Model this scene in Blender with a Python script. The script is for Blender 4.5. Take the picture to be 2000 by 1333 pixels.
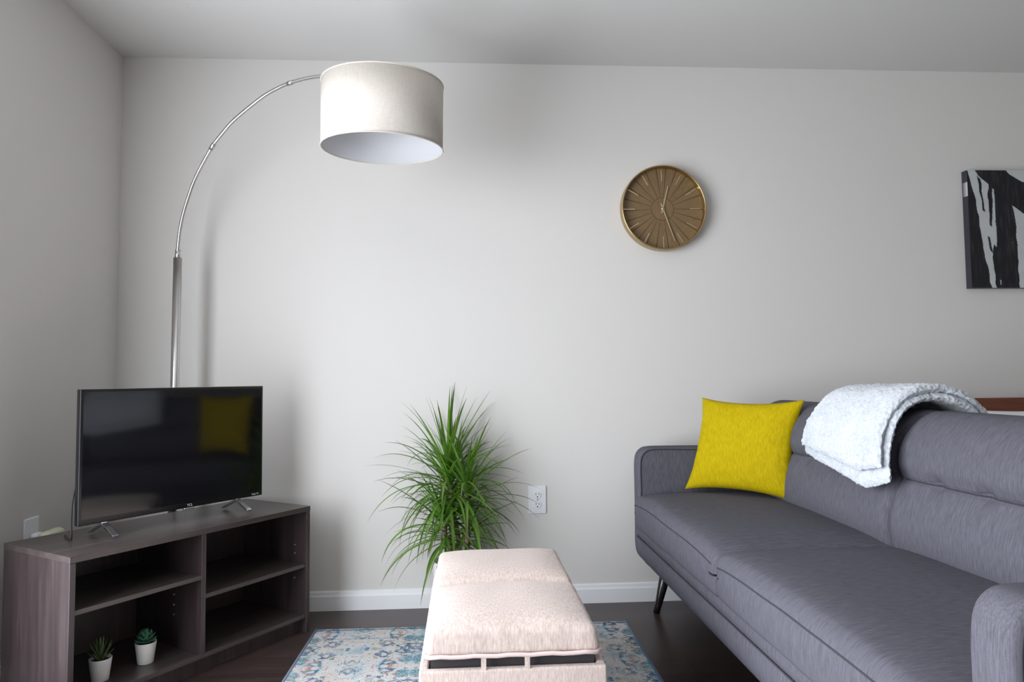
import bpy, bmesh, math, random
import numpy as np
from mathutils import Vector, Matrix, noise
random.seed(7)
R = math.radians
SC = bpy.context.scene
COL = SC.collection
for o in list(bpy.data.objects): bpy.data.objects.remove(o)

# ------------------------------------------------------------------ camera
cam_d = bpy.data.cameras.new('camera'); cam = bpy.data.objects.new('camera', cam_d); COL.objects.link(cam)
cam_d.sensor_width = 36; cam_d.lens = 1367.26 / 2000 * 36; cam_d.clip_start = .02
YAW, PIT, ROL = R(3.512), R(3.059), R(-.577)
r_ = Vector((math.cos(YAW), -math.sin(YAW), 0))
f_ = Vector((math.sin(YAW) * math.cos(PIT), math.cos(YAW) * math.cos(PIT), math.sin(PIT)))
u_ = r_.cross(f_)
R2 = math.cos(ROL) * r_ + math.sin(ROL) * u_; U2 = -math.sin(ROL) * r_ + math.cos(ROL) * u_
M4 = Matrix.Identity(4)
for i in range(3): M4[i][0], M4[i][1], M4[i][2] = R2[i], U2[i], -f_[i]
M4[0][3], M4[1][3], M4[2][3] = 0, -3.14, .997
cam.matrix_world = M4
SC.camera = cam

# ------------------------------------------------------------------ daylight
H = 2.442; XL = -1.5275; XR = 5.4; YB = -4.9; WT = .07
WY0, WY1, WZ0, WZ1 = -3.60, -1.10, .06, 2.02       # glazed opening in the left wall, behind the frame's edge
w = bpy.data.worlds.new('sky'); SC.world = w; w.use_nodes = True
nt = w.node_tree; nt.nodes.clear()
out = nt.nodes.new('ShaderNodeOutputWorld'); bg = nt.nodes.new('ShaderNodeBackground')
tc = nt.nodes.new('ShaderNodeTexCoord'); sx = nt.nodes.new('ShaderNodeSeparateXYZ'); cr = nt.nodes.new('ShaderNodeValToRGB')
nt.links.new(tc.outputs['Generated'], sx.inputs[0])
mr = nt.nodes.new('ShaderNodeMapRange'); mr.inputs[1].default_value = -1; mr.inputs[2].default_value = 1
nt.links.new(sx.outputs['Z'], mr.inputs[0]); nt.links.new(mr.outputs[0], cr.inputs[0])
e = cr.color_ramp.elements
e[0].position = 0; e[0].color = (.60, .60, .58, 1)
e[1].position = 1; e[1].color = (.80, .92, 1.10, 1)
for p, c in ((.485, (.66, .67, .66, 1)), (.515, (.96, .99, 1.04, 1)), (.7, (.88, .95, 1.06, 1))):
    n = e.new(p); n.color = c
nt.links.new(cr.outputs[0], bg.inputs[0]); bg.inputs[1].default_value = 3.0
nt.links.new(bg.outputs[0], out.inputs[0])
def daylight(name, y0, y1, z0, z1, watts, colr, tilt=0):
    d = bpy.data.lights.new(name, 'AREA'); d.shape = 'RECTANGLE'; d.size = z1 - z0; d.size_y = y1 - y0; d.energy = watts; d.color = colr
    o = bpy.data.objects.new(name, d); COL.objects.link(o); o.location = (XL + .004, (y0 + y1) / 2, (z0 + z1) / 2); o.rotation_euler = (0, R(-90 + tilt), 0)
daylight('window_daylight', WY0 + .04, WY1 - .04, WZ0 + .04, WZ1 - .04, 132, (.915, .96, 1.042))

SC.view_settings.view_transform = 'Standard'; SC.view_settings.look = 'None'
SC.view_settings.exposure = 0.0; SC.view_settings.gamma = 1; SC.view_settings.use_curve_mapping = False

# ------------------------------------------------------------------ materials
def mat(name, col, rough=.6, metal=0, spec=.5, sheen=0):
    m = bpy.data.materials.new(name); m.use_nodes = True
    b = m.node_tree.nodes['Principled BSDF']
    b.inputs['Base Color'].default_value = (*col, 1); b.inputs['Roughness'].default_value = rough
    b.inputs['Metallic'].default_value = metal; b.inputs['Specular IOR Level'].default_value = spec
    if sheen: b.inputs['Sheen Weight'].default_value = sheen; b.inputs['Sheen Roughness'].default_value = .5
    return m, m.node_tree, b
def coords(nt, scale, kind='Object', rot=(0, 0, 0)):
    t = nt.nodes.new('ShaderNodeTexCoord'); mp = nt.nodes.new('ShaderNodeMapping')
    mp.inputs['Scale'].default_value = scale; mp.inputs['Rotation'].default_value = rot
    nt.links.new(t.outputs[kind], mp.inputs[0]); return mp.outputs[0]
def noisen(nt, vec, scale=1, detail=3, rough=.5, dist=0):
    n = nt.nodes.new('ShaderNodeTexNoise'); n.inputs['Scale'].default_value = scale
    n.inputs['Detail'].default_value = detail; n.inputs['Roughness'].default_value = rough; n.inputs['Distortion'].default_value = dist
    nt.links.new(vec, n.inputs['Vector']); return n.outputs['Fac']
def ramp(nt, fac, stops, interp='LINEAR'):
    c = nt.nodes.new('ShaderNodeValToRGB'); c.color_ramp.interpolation = interp; el = c.color_ramp.elements
    el[0].position, el[0].color = stops[0][0], (*stops[0][1], 1)
    el[1].position, el[1].color = stops[-1][0], (*stops[-1][1], 1)
    for p, k in stops[1:-1]: n = el.new(p); n.color = (*k, 1)
    nt.links.new(fac, c.inputs[0]); return c.outputs[0]
def mix(nt, fac, a, b, mode='MIX'):
    m = nt.nodes.new('ShaderNodeMix'); m.data_type = 'RGBA'; m.blend_type = mode
    for k, v in ((0, fac), (6, a), (7, b)):
        if hasattr(v, 'links'): nt.links.new(v, m.inputs[k])
        elif isinstance(v, (int, float)): m.inputs[k].default_value = v
        else: m.inputs[k].default_value = (*v, 1)
    return m.outputs[2]
def math_(nt, op, a, b=None):
    m = nt.nodes.new('ShaderNodeMath'); m.operation = op
    for k, v in ((0, a), (1, b)):
        if v is None: continue
        if hasattr(v, 'links'): nt.links.new(v, m.inputs[k])
        else: m.inputs[k].default_value = v
    return m.outputs[0]
def bump(nt, b, h, strength=.3, dist=.002):
    n = nt.nodes.new('ShaderNodeBump'); n.inputs['Strength'].default_value = strength; n.inputs['Distance'].default_value = dist
    nt.links.new(h, n.inputs['Height']); nt.links.new(n.outputs[0], b.inputs['Normal'])
def plain(name, col, **k): return mat(name, col, **k)[0]

def m_paint(name, col):
    m, t, b = mat(name, col, .75, spec=.3)
    v = coords(t, (1, 1, 1)); n = noisen(t, v, 220, 2)
    bump(t, b, n, .08, .001); return m
PAINT = m_paint('wall_paint', (.665, .645, .615)); CEILP = m_paint('ceiling_paint', (.67, .66, .64))
TRIM = plain('white_trim', (.80, .81, .82), rough=.4)
WHITEP = plain('white_plastic', (.80, .81, .83), rough=.35)

def m_floor():
    m, t, b = mat('dark_laminate', (.06, .045, .04), .3)
    tcn = t.nodes.new('ShaderNodeTexCoord')
    br = t.nodes.new('ShaderNodeTexBrick'); t.links.new(tcn.outputs['Object'], br.inputs[0])
    br.inputs['Scale'].default_value = 1; br.inputs['Brick Width'].default_value = 1.2; br.inputs['Row Height'].default_value = .13
    br.inputs['Mortar Size'].default_value = .0012; br.inputs['Color1'].default_value = (.0, .0, .0, 1); br.inputs['Color2'].default_value = (1, 1, 1, 1)
    br.inputs['Mortar'].default_value = (.5, .5, .5, 1); br.offset = .37
    v = coords(t, (1.6, 26, 1)); n = noisen(t, v, 2.2, 6, .62, .8)
    c = ramp(t, n, [(.25, (.020, .013, .012)), (.5, (.040, .026, .024)), (.75, (.075, .050, .044))])
    c2 = mix(t, math_(t, 'MULTIPLY', br.outputs['Color'], .35), c, (.085, .060, .055))
    c3 = mix(t, br.outputs['Fac'], c2, (.012, .009, .009))
    t.links.new(c3, b.inputs['Base Color'])
    rr = math_(t, 'MULTIPLY_ADD', n, .14); rr.node.inputs[2].default_value = .24; t.links.new(rr, b.inputs['Roughness'])
    bump(t, b, math_(t, 'SUBTRACT', n, br.outputs['Fac']), .12, .001); return m
def m_darkwood():
    m, t, b = mat('espresso_laminate', (.05, .035, .035), .36, spec=.7)
    v = coords(t, (26, 26, 1.6)); n = noisen(t, v, 1.6, 6, .6, .5)
    t.links.new(ramp(t, n, [(.25, (.023, .015, .016)), (.55, (.045, .031, .032)), (.8, (.076, .053, .054))]), b.inputs['Base Color'])
    bump(t, b, n, .08, .0006); return m
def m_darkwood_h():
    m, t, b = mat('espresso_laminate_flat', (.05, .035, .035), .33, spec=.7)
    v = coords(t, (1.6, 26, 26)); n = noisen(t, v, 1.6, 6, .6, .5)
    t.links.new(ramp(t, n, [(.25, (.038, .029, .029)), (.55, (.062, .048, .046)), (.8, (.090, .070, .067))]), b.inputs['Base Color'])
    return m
def m_fabric(name, dark, light, scale, fine=(900, 900, 900), rough=.9, bumpst=.35, sheen=.25):
    m, t, b = mat(name, dark, rough, spec=.12, sheen=sheen)
    n1 = noisen(t, coords(t, scale), 1, 4, .65)
    n2 = noisen(t, coords(t, fine), 1, 2, .5)
    f = math_(t, 'ADD', math_(t, 'MULTIPLY', n1, .75), math_(t, 'MULTIPLY', n2, .25))
    t.links.new(ramp(t, f, [(.36, dark), (.62, light)]), b.inputs['Base Color'])
    bump(t, b, f, bumpst, .0012); return m
SD, SL = (.070, .068, .082), (.126, .123, .146)
SOFA = m_fabric('charcoal_tweed', SD, SL, (30, 420, 30), bumpst=.12, sheen=0)
SOFA_ARM = m_fabric('charcoal_tweed_arm', SD, SL, (420, 420, 30), bumpst=.12, sheen=0)
PIPE = plain('charcoal_piping', (.034, .034, .042), rough=.9)
BEIGE = m_fabric('beige_linen', (.50, .395, .345), (.74, .62, .56), (300, 90, 50), (700, 700, 700))
BEIGE_P = plain('beige_piping', (.72, .56, .53), rough=.85)
def m_linen_yellow():
    m, t, b = mat('mustard_linen', (.6, .45, 0), .85, spec=.15)
    a = noisen(t, coords(t, (40, 420, 40)), 1, 3); c = noisen(t, coords(t, (420, 40, 40)), 1, 3)
    f = math_(t, 'MULTIPLY_ADD', a, .5); t.links.new(math_(t, 'MULTIPLY', c, .5), f.node.inputs[2])
    t.links.new(ramp(t, f, [(.36, (.36, .265, .000)), (.64, (.50, .38, .002))]), b.inputs['Base Color'])
    bump(t, b, f, .25, .001); return m
YEL = m_linen_yellow()
def m_fleece():
    m, t, b = mat('pale_fleece', (.75, .8, .85), .95, spec=.1, sheen=.6)
    n = noisen(t, coords(t, (1, 1, 1)), 130, 4, .7); n2 = noisen(t, coords(t, (1, 1, 1)), 14, 3, .6)
    f = math_(t, 'ADD', math_(t, 'MULTIPLY', n, .6), math_(t, 'MULTIPLY', n2, .4))
    t.links.new(ramp(t, f, [(.34, (.40, .46, .52)), (.48, (.60, .64, .69)), (.62, (.70, .73, .77))]), b.inputs['Base Color'])
    bump(t, b, n, .9, .006); return m
FLEECE = m_fleece()
METAL = mat('brushed_nickel', (.60, .585, .57), .28, 1)[0]
CHROME = mat('polished_chrome', (.82, .83, .86), .15, 1)[0]
BRASS = mat('antique_brass', (.52, .385, .19), .30, 1)[0]
BRASS_L = mat('pale_brass', (.78, .66, .42), .35, 1)[0]
BLACKP = plain('black_plastic', (.008, .008, .009), rough=.25)
BLACKM = plain('matte_black_plastic', (.012, .012, .013), rough=.6)
SCREEN = plain('glossy_screen', (.004, .004, .005), rough=.07, spec=.55)
DARKW = m_darkwood(); DARKH = m_darkwood_h(); FLOORM = m_floor()
LEGW = plain('dark_stained_leg', (.012, .009, .010), rough=.25)
DARKIN = plain('dark_lining', (.045, .040, .042), rough=.8)
CERAM = plain('white_ceramic', (.74, .73, .71), rough=.35)
SOIL = plain('dark_soil', (.03, .02, .015), rough=.95)
CREAM = plain('cream_plastic', (.62, .62, .44), rough=.5)
def m_shade():
    m, t, b = mat('ivory_linen_shade', (.8, .76, .7), .85, spec=.15)
    n1 = noisen(t, coords(t, (60, 60, 700)), 1, 3); n2 = noisen(t, coords(t, (500, 500, 30)), 1, 3)
    f = math_(t, 'ADD', math_(t, 'MULTIPLY', n1, .5), math_(t, 'MULTIPLY', n2, .5))
    t.links.new(ramp(t, f, [(.38, (.74, .68, .605)), (.62, (.86, .815, .755))]), b.inputs['Base Color'])
    bump(t, b, f, .2, .0006); thin(t, b, (.80, .74, .66), .30); return m
def thin(t, b, c, k):
    tr = t.nodes.new('ShaderNodeBsdfTranslucent'); tr.inputs[0].default_value = (*c, 1); ms = t.nodes.new('ShaderNodeMixShader'); ms.inputs[0].default_value = k
    t.links.new(b.outputs[0], ms.inputs[1]); t.links.new(tr.outputs[0], ms.inputs[2]); t.links.new(ms.outputs[0], t.nodes['Material Output'].inputs[0])
SHADE = m_shade(); SHADE_IN, t_i, b_i = mat('white_shade_lining', (.80, .81, .83), .7); thin(t_i, b_i, (.82, .82, .84), .30)
def m_leaf(name, c1, c2, edge):
    m, t, b = mat(name, c1, .42, spec=.4)
    at = t.nodes.new('ShaderNodeAttribute'); at.attribute_name = 'leaf'
    s = t.nodes.new('ShaderNodeSeparateXYZ'); t.links.new(at.outputs['Vector'], s.inputs[0])
    c = mix(t, s.outputs['X'], c1, c2)
    c = mix(t, s.outputs['Y'], c, edge)
    t.links.new(c, b.inputs['Base Color']); b.inputs['Subsurface Weight'].default_value = 0
    tr = t.nodes.new('ShaderNodeBsdfTranslucent'); t.links.new(mix(t, .5, c, (.30, .55, .05)), tr.inputs[0])
    ms = t.nodes.new('ShaderNodeMixShader'); ms.inputs[0].default_value = .25
    o = t.nodes['Material Output']; t.links.new(b.outputs[0], ms.inputs[1]); t.links.new(tr.outputs[0], ms.inputs[2]); t.links.new(ms.outputs[0], o.inputs[0])
    return m
LEAF = m_leaf('dracaena_leaf', (.030, .115, .012), (.15, .34, .035), (.11, .050, .045))
def m_bark():
    m, t, b = mat('cane_bark', (.3, .24, .18), .8)
    n = noisen(t, coords(t, (8, 8, 90)), 1, 3)
    t.links.new(ramp(t, n, [(.35, (.16, .10, .075)), (.65, (.42, .33, .25))]), b.inputs['Base Color']); bump(t, b, n, .4, .002); return m
BARK = m_bark()
SUCC_A = plain('grey_green_succulent', (.055, .17, .10), rough=.5); SUCC_B = plain('olive_succulent', (.085, .13, .045), rough=.5)
def m_headwood():
    m, t, b = mat('cherry_wood', (.2, .06, .03), .35)
    n = noisen(t, coords(t, (1.2, 1, 22)), 2, 5, .6, .6)
    t.links.new(ramp(t, n, [(.3, (.115, .030, .014)), (.7, (.24, .075, .035))]), b.inputs['Base Color']); return m
CHERRY = m_headwood(); BEDDING = plain('white_bedding', (.80, .80, .81), rough=.9)
def m_vcol(name, rough, layer='paint', spec=.3):
    m, t, b = mat(name, (.5, .5, .5), rough, spec=spec)
    a = t.nodes.new('ShaderNodeAttribute'); a.attribute_name = layer
    t.links.new(a.outputs['Color'], b.inputs['Base Color']); return m, t, b, a
def m_glass():
    m = bpy.data.materials.new('window_glass'); m.use_nodes = True; t = m.node_tree; t.nodes.clear()
    o = t.nodes.new('ShaderNodeOutputMaterial'); tr = t.nodes.new('ShaderNodeBsdfTransparent'); gl = t.nodes.new('ShaderNodeBsdfGlossy')
    gl.inputs['Roughness'].default_value = .02; fr = t.nodes.new('ShaderNodeFresnel'); fr.inputs[0].default_value = 1.45
    ms = t.nodes.new('ShaderNodeMixShader'); t.links.new(fr.outputs[0], ms.inputs[0]); t.links.new(tr.outputs[0], ms.inputs[1]); t.links.new(gl.outputs[0], ms.inputs[2])
    t.links.new(ms.outputs[0], o.inputs[0]); return m
GLASS = m_glass()

# ------------------------------------------------------------------ mesh helpers
class MB:
    def __init__(s): s.v = []; s.f = []; s.sm = []; s.mi = []
    def add(s, vs, fs, smooth=False, mi=0):
        n = len(s.v); s.v += [tuple(p) for p in vs]; s.f += [tuple(i + n for i in f) for f in fs]
        s.sm += [smooth] * len(fs); s.mi += [mi] * len(fs); return s
    def box(s, x0, x1, y0, y1, z0, z1, mi=0):
        v = [(x, y, z) for z in (z0, z1) for y in (y0, y1) for x in (x0, x1)]
        return s.add(v, [(0, 2, 3, 1), (4, 5, 7, 6), (0, 1, 5, 4), (2, 6, 7, 3), (0, 4, 6, 2), (1, 3, 7, 5)], False, mi)
    def tube(s, pts, rad, n=12, caps=True, mi=0, closed=False):
        pts = [Vector(p) for p in pts]; m = len(pts); rad = rad if hasattr(rad, '__len__') else [rad] * m
        vs = []; nrm = None
        for i, p in enumerate(pts):
            if closed: t = (pts[(i + 1) % m] - pts[i - 1]).normalized()
            else: t = (pts[min(i + 1, m - 1)] - pts[max(i - 1, 0)]).normalized()
            if nrm is None: nrm = t.orthogonal().normalized()
            nrm = (nrm - t * nrm.dot(t)).normalized(); b = t.cross(nrm)
            for k in range(n):
                a = 2 * math.pi * k / n; vs.append(p + (nrm * math.cos(a) + b * math.sin(a)) * rad[i])
        fs = []
        for i in range(m if closed else m - 1):
            j = (i + 1) % m
            for k in range(n): fs.append((i * n + k, i * n + (k + 1) % n, j * n + (k + 1) % n, j * n + k))
        if caps and not closed: fs += [tuple(range(n))[::-1], tuple(range((m - 1) * n, m * n))]
        return s.add(vs, fs, True, mi)
    def lathe(s, prof, n=48, c=(0, 0, 0), mi=0, closed=False):
        vs = [(c[0] + r * math.cos(2 * math.pi * k / n), c[1] + r * math.sin(2 * math.pi * k / n), c[2] + z) for r, z in prof for k in range(n)]
        m = len(prof); fs = [(i * n + k, i * n + (k + 1) % n, ((i + 1) % m) * n + (k + 1) % n, ((i + 1) % m) * n + k) for i in range(m if closed else m - 1) for k in range(n)]
        return s.add(vs, fs, True, mi)
    def rbox(s, c, h, r, n=(8, 8, 4), fn=None, mi=0):
        """rounded box, centre c, half sizes h, edge radius r, fn deforms the local point"""
        seen = {}; vs = []; fs = []
        def vert(p):
            k = tuple(round(q, 6) for q in p)
            if k in seen: return seen[k]
            q = Vector(p); inn = Vector([max(-(h[i] - r), min(h[i] - r, q[i])) for i in range(3)]); d = q - inn
            if d.length > 1e-9: q = inn + d.normalized() * r
            if fn: q = Vector(fn(q))
            seen[k] = len(vs); vs.append(q + Vector(c)); return seen[k]
        def ticks(i):
            cn = [-h[i] + r * t for t in (0, .25, .5, .75)]; mid = [-(h[i] - r) + 2 * (h[i] - r) * k / n[i] for k in range(n[i] + 1)]
            return cn + mid + [-t for t in cn[::-1]]
        T = [ticks(0), ticks(1), ticks(2)]
        for ax in range(3):
            a, b = (ax + 1) % 3, (ax + 2) % 3
            for sgn in (-1, 1):
                for i in range(len(T[a]) - 1):
                    for j in range(len(T[b]) - 1):
                        q = []
                        for (ii, jj) in ((i, j), (i + 1, j), (i + 1, j + 1), (i, j + 1)):
                            p = [0, 0, 0]; p[ax] = sgn * h[ax]; p[a] = T[a][ii]; p[b] = T[b][jj]; q.append(vert(p))
                        fs.append(tuple(q if sgn > 0 else q[::-1]))
        return s.add(vs, fs, True, mi)
    def slab(s, outline, y0, y1, r=.015, axis=1, mi=0):
        """closed 2D outline (ccw in u,w) swept between y0 and y1 with rounded rims"""
        P_ = [Vector(p) for p in outline]; m = len(P_)
        if sum(P_[i].x * P_[(i + 1) % m].y - P_[(i + 1) % m].x * P_[i].y for i in range(m)) < 0: P_ = P_[::-1]
        N_ = []
        for i in range(m):
            t = (P_[(i + 1) % m] - P_[i - 1]).normalized(); N_.append(Vector((t.y, -t.x)))
        st = [(y0, r)] + [(y0 + r * (1 - math.cos(a)), r * (1 - math.sin(a))) for a in (R(30), R(60), R(90))] + \
             [(y1 - r * (1 - math.cos(a)), r * (1 - math.sin(a))) for a in (R(90), R(60), R(30))] + [(y1, r)]
        vs = []
        for y, ins in st:
            for p, nn in zip(P_, N_):
                q = p - nn * ins; v = [0, 0, 0]; o = [k for k in range(3) if k != axis]; v[o[0]], v[o[1]] = q.x, q.y; v[axis] = y; vs.append(v)
        k = len(st); fs = [(i * m + j, i * m + (j + 1) % m, (i + 1) * m + (j + 1) % m, (i + 1) * m + j) for i in range(k - 1) for j in range(m)]
        s.add(vs, fs, True, mi); n = len(s.v) - len(vs)
        s.f += [tuple(n + j for j in range(m))[::-1], tuple(n + (k - 1) * m + j for j in range(m))]; s.sm += [False] * 2; s.mi += [mi] * 2
        return s
    def build(s, name, mats, parent=None, loc=None, fix=True, bevel=0):
        me = bpy.data.meshes.new(name); me.from_pydata(s.v, [], s.f)
        me.polygons.foreach_set('use_smooth', s.sm); me.polygons.foreach_set('material_index', s.mi)
        for m in (mats if isinstance(mats, (list, tuple)) else [mats]): me.materials.append(m)
        if fix:
            b = bmesh.new(); b.from_mesh(me); bmesh.ops.recalc_face_normals(b, faces=b.faces); b.to_mesh(me); b.free()
        me.update(); o = bpy.data.objects.new(name, me); COL.objects.link(o)
        if parent: o.parent = parent
        if loc: o.location = loc
        if bevel:
            md = o.modifiers.new('edge', 'BEVEL'); md.width = bevel; md.segments = 2; md.limit_method = 'ANGLE'
        return o
def tag(o, label=None, cat=None, group=None, kind=None):
    for k, v in (('label', label), ('category', cat), ('group', group), ('kind', kind)):
        if v: o[k] = v
    return o
def empty(name, loc, label, cat, rz=0, group=None):
    o = bpy.data.objects.new(name, None); o.empty_display_size = .1; COL.objects.link(o)
    o.location = loc; o.rotation_euler = (0, 0, rz); return tag(o, label, cat, group)
def text(body, size, loc, rot, m, parent, name, depth=.0004):
    c = bpy.data.curves.new(name, 'FONT'); c.body = body; c.size = size; c.align_x = 'CENTER'; c.align_y = 'CENTER'; c.extrude = depth
    t = bpy.data.objects.new(name + '_c', c); COL.objects.link(t); bpy.context.view_layer.update()
    me = bpy.data.meshes.new_from_object(t.evaluated_get(bpy.context.evaluated_depsgraph_get())); bpy.data.objects.remove(t)
    o = bpy.data.objects.new(name, me); COL.objects.link(o); me.materials.clear(); me.materials.append(m)
    o.parent = parent; o.location = loc; o.rotation_euler = rot; return o
def smoothpts(ctrl, n=6, closed=False):
    P_ = [Vector(p) for p in ctrl]; m = len(P_); out = []
    rng = range(m if closed else m - 1)
    for i in rng:
        g = lambda k: P_[k % m] if closed else P_[max(0, min(m - 1, k))]
        a, b, c, d = g(i - 1), g(i), g(i + 1), g(i + 2)
        for k in range(n):
            t = k / n; out.append(.5 * ((2 * b) + (c - a) * t + (2 * a - 5 * b + 4 * c - d) * t * t + (-a + 3 * b - 3 * c + d) * t ** 3))
    if not closed: out.append(P_[-1])
    return out

# ------------------------------------------------------------------ room shell
def struct(name, mb, m, **k): return tag(mb.build(name, m, **k), kind='structure')
struct('floor', MB().box(XL - WT, XR + WT, YB - WT, WT, -.1, 0), FLOORM)
struct('ceiling', MB().box(XL - WT, XR + WT, YB - WT, WT, H, H + .1), CEILP)
struct('wall_back', MB().box(XL - WT, XR + WT, 0, WT, 0, H), PAINT)
b = MB(); b.box(XL - WT, XL, WY1, 0, 0, H); b.box(XL - WT, XL, YB, WY0, 0, H)
b.box(XL - WT, XL, WY0, WY1, 0, WZ0); b.box(XL - WT, XL, WY0, WY1, WZ1, H); struct('wall_left', b, PAINT)
struct('wall_right', MB().box(XR, XR + WT, YB, 0, 0, H), PAINT)
struct('wall_rear', MB().box(XL - WT, XR + WT, YB - WT, YB, 0, H), PAINT)
def skirting(name, p0, p1, inward):
    prof = [(0, 0), (.014, 0), (.014, .060), (.010, .066), (.008, .078), (.003, .082), (0, .082)]
    vs = []; 
    for q in (p0, p1):
        for u, z in prof: vs.append((q[0] + inward[0] * u, q[1] + inward[1] * u, z))
    n = len(prof); fs = [(i, (i + 1) % n, n + (i + 1) % n, n + i) for i in range(n)] + [tuple(range(n))[::-1], tuple(range(n, 2 * n))]
    struct(name, MB().add(vs, fs), TRIM)
skirting('baseboard_back', (XL, 0), (XR, 0), (0, -1)); skirting('baseboard_left', (XL, WY1), (XL, -.014), (1, 0))
# window: frame with two mullions, sill, glass panes
b = MB(); fx0, fx1 = XL - .055, XL - .01
for y0, y1 in ((WY0, WY0 + .05), (WY1 - .05, WY1), ((WY0 + WY1) / 2 - .03, (WY0 + WY1) / 2 + .03)): b.box(fx0, fx1, y0, y1, WZ0, WZ1)
b.box(fx0, fx1, WY0, WY1, WZ0, WZ0 + .05); b.box(fx0, fx1, WY0, WY1, WZ1 - .05, WZ1)
wf = struct('window_1', b, TRIM)
MB().box(XL - .035, XL - .029, WY0 + .05, (WY0 + WY1) / 2 - .03, WZ0 + .05, WZ1 - .05).build('pane', GLASS, wf)
MB().box(XL - .035, XL - .029, (WY0 + WY1) / 2 + .03, WY1 - .05, WZ0 + .05, WZ1 - .05).build('pane', GLASS, wf)
MB().box(XL - .01, XL + .02, WY0 - .02, WY1 + .02, WZ0 - .02, WZ0).build('sill', TRIM, wf)

# ------------------------------------------------------------------ wall outlets
def plate(root, w=.079, h=.122):
    return MB().rbox((0, -.003, 0), (w / 2, .0035, h / 2), .003, (2, 1, 2)).build('cover_plate', WHITEP, root)
def duplex(loc, rz, label):
    t = empty('wall_outlet', loc, label, 'outlet', rz); plate(t)
    for s in (1, -1):
        out = [(.0165 * math.cos(a) if abs(math.cos(a)) < .98 else .0165 * math.copysign(1, math.cos(a)), .0155 * math.sin(a)) for a in [2 * math.pi * k / 28 for k in range(28)]]
        out = [(x, z + s * .0215) for x, z in out]
        r = MB().slab(out, -.0095, -.006, .0008).build('receptacle', WHITEP, t)
        h = MB(); z = s * .0215 + .003
        h.box(-.0078, -.0056, -.0100, -.0094, z - .004, z + .005); h.box(.0058, .0078, -.0100, -.0094, z - .0035, z + .0045)
        h.tube([(0, -.0100, z - .011), (0, -.0093, z - .011)], .0028, 12); h.build('slots', DARKIN, r)
    MB().tube([(0, -.0076, 0), (0, -.0062, 0)], .0032, 12).build('screw', METAL, t)
    return t
duplex((.2985, 0, .4565), 0, 'white duplex wall outlet low on the back wall, right of the tall plant')
t = empty('wall_plate', (.010, 0, .462), 'plain white wall plate on the back wall, mostly behind the leaves of the tall plant', 'wall plate'); plate(t)
MB().rbox((-.004, -.018, .004), (.022, .013, .036), .006, (2, 1, 2)).build('plugged_adapter', WHITEP, t)
t = empty('wall_outlet', (XL, -.577, .468), 'white wall outlet plate low on the left wall behind the media cabinet', 'outlet', R(90)); plate(t)
t = empty('plug_in_freshener', (XL + .009, -.575, .447), 'cream plug-in air freshener in the left wall outlet behind the media cabinet', 'air freshener', R(90))
MB().rbox((.002, -.012, 0), (.02, .012, .03), .008, (2, 2, 2)).build('plug_body', WHITEP, t)
MB().rbox((.045, -.038, 0), (.055, .024, .032), .022, (3, 2, 2)).build('scent_bulb', CREAM, t)

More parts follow.
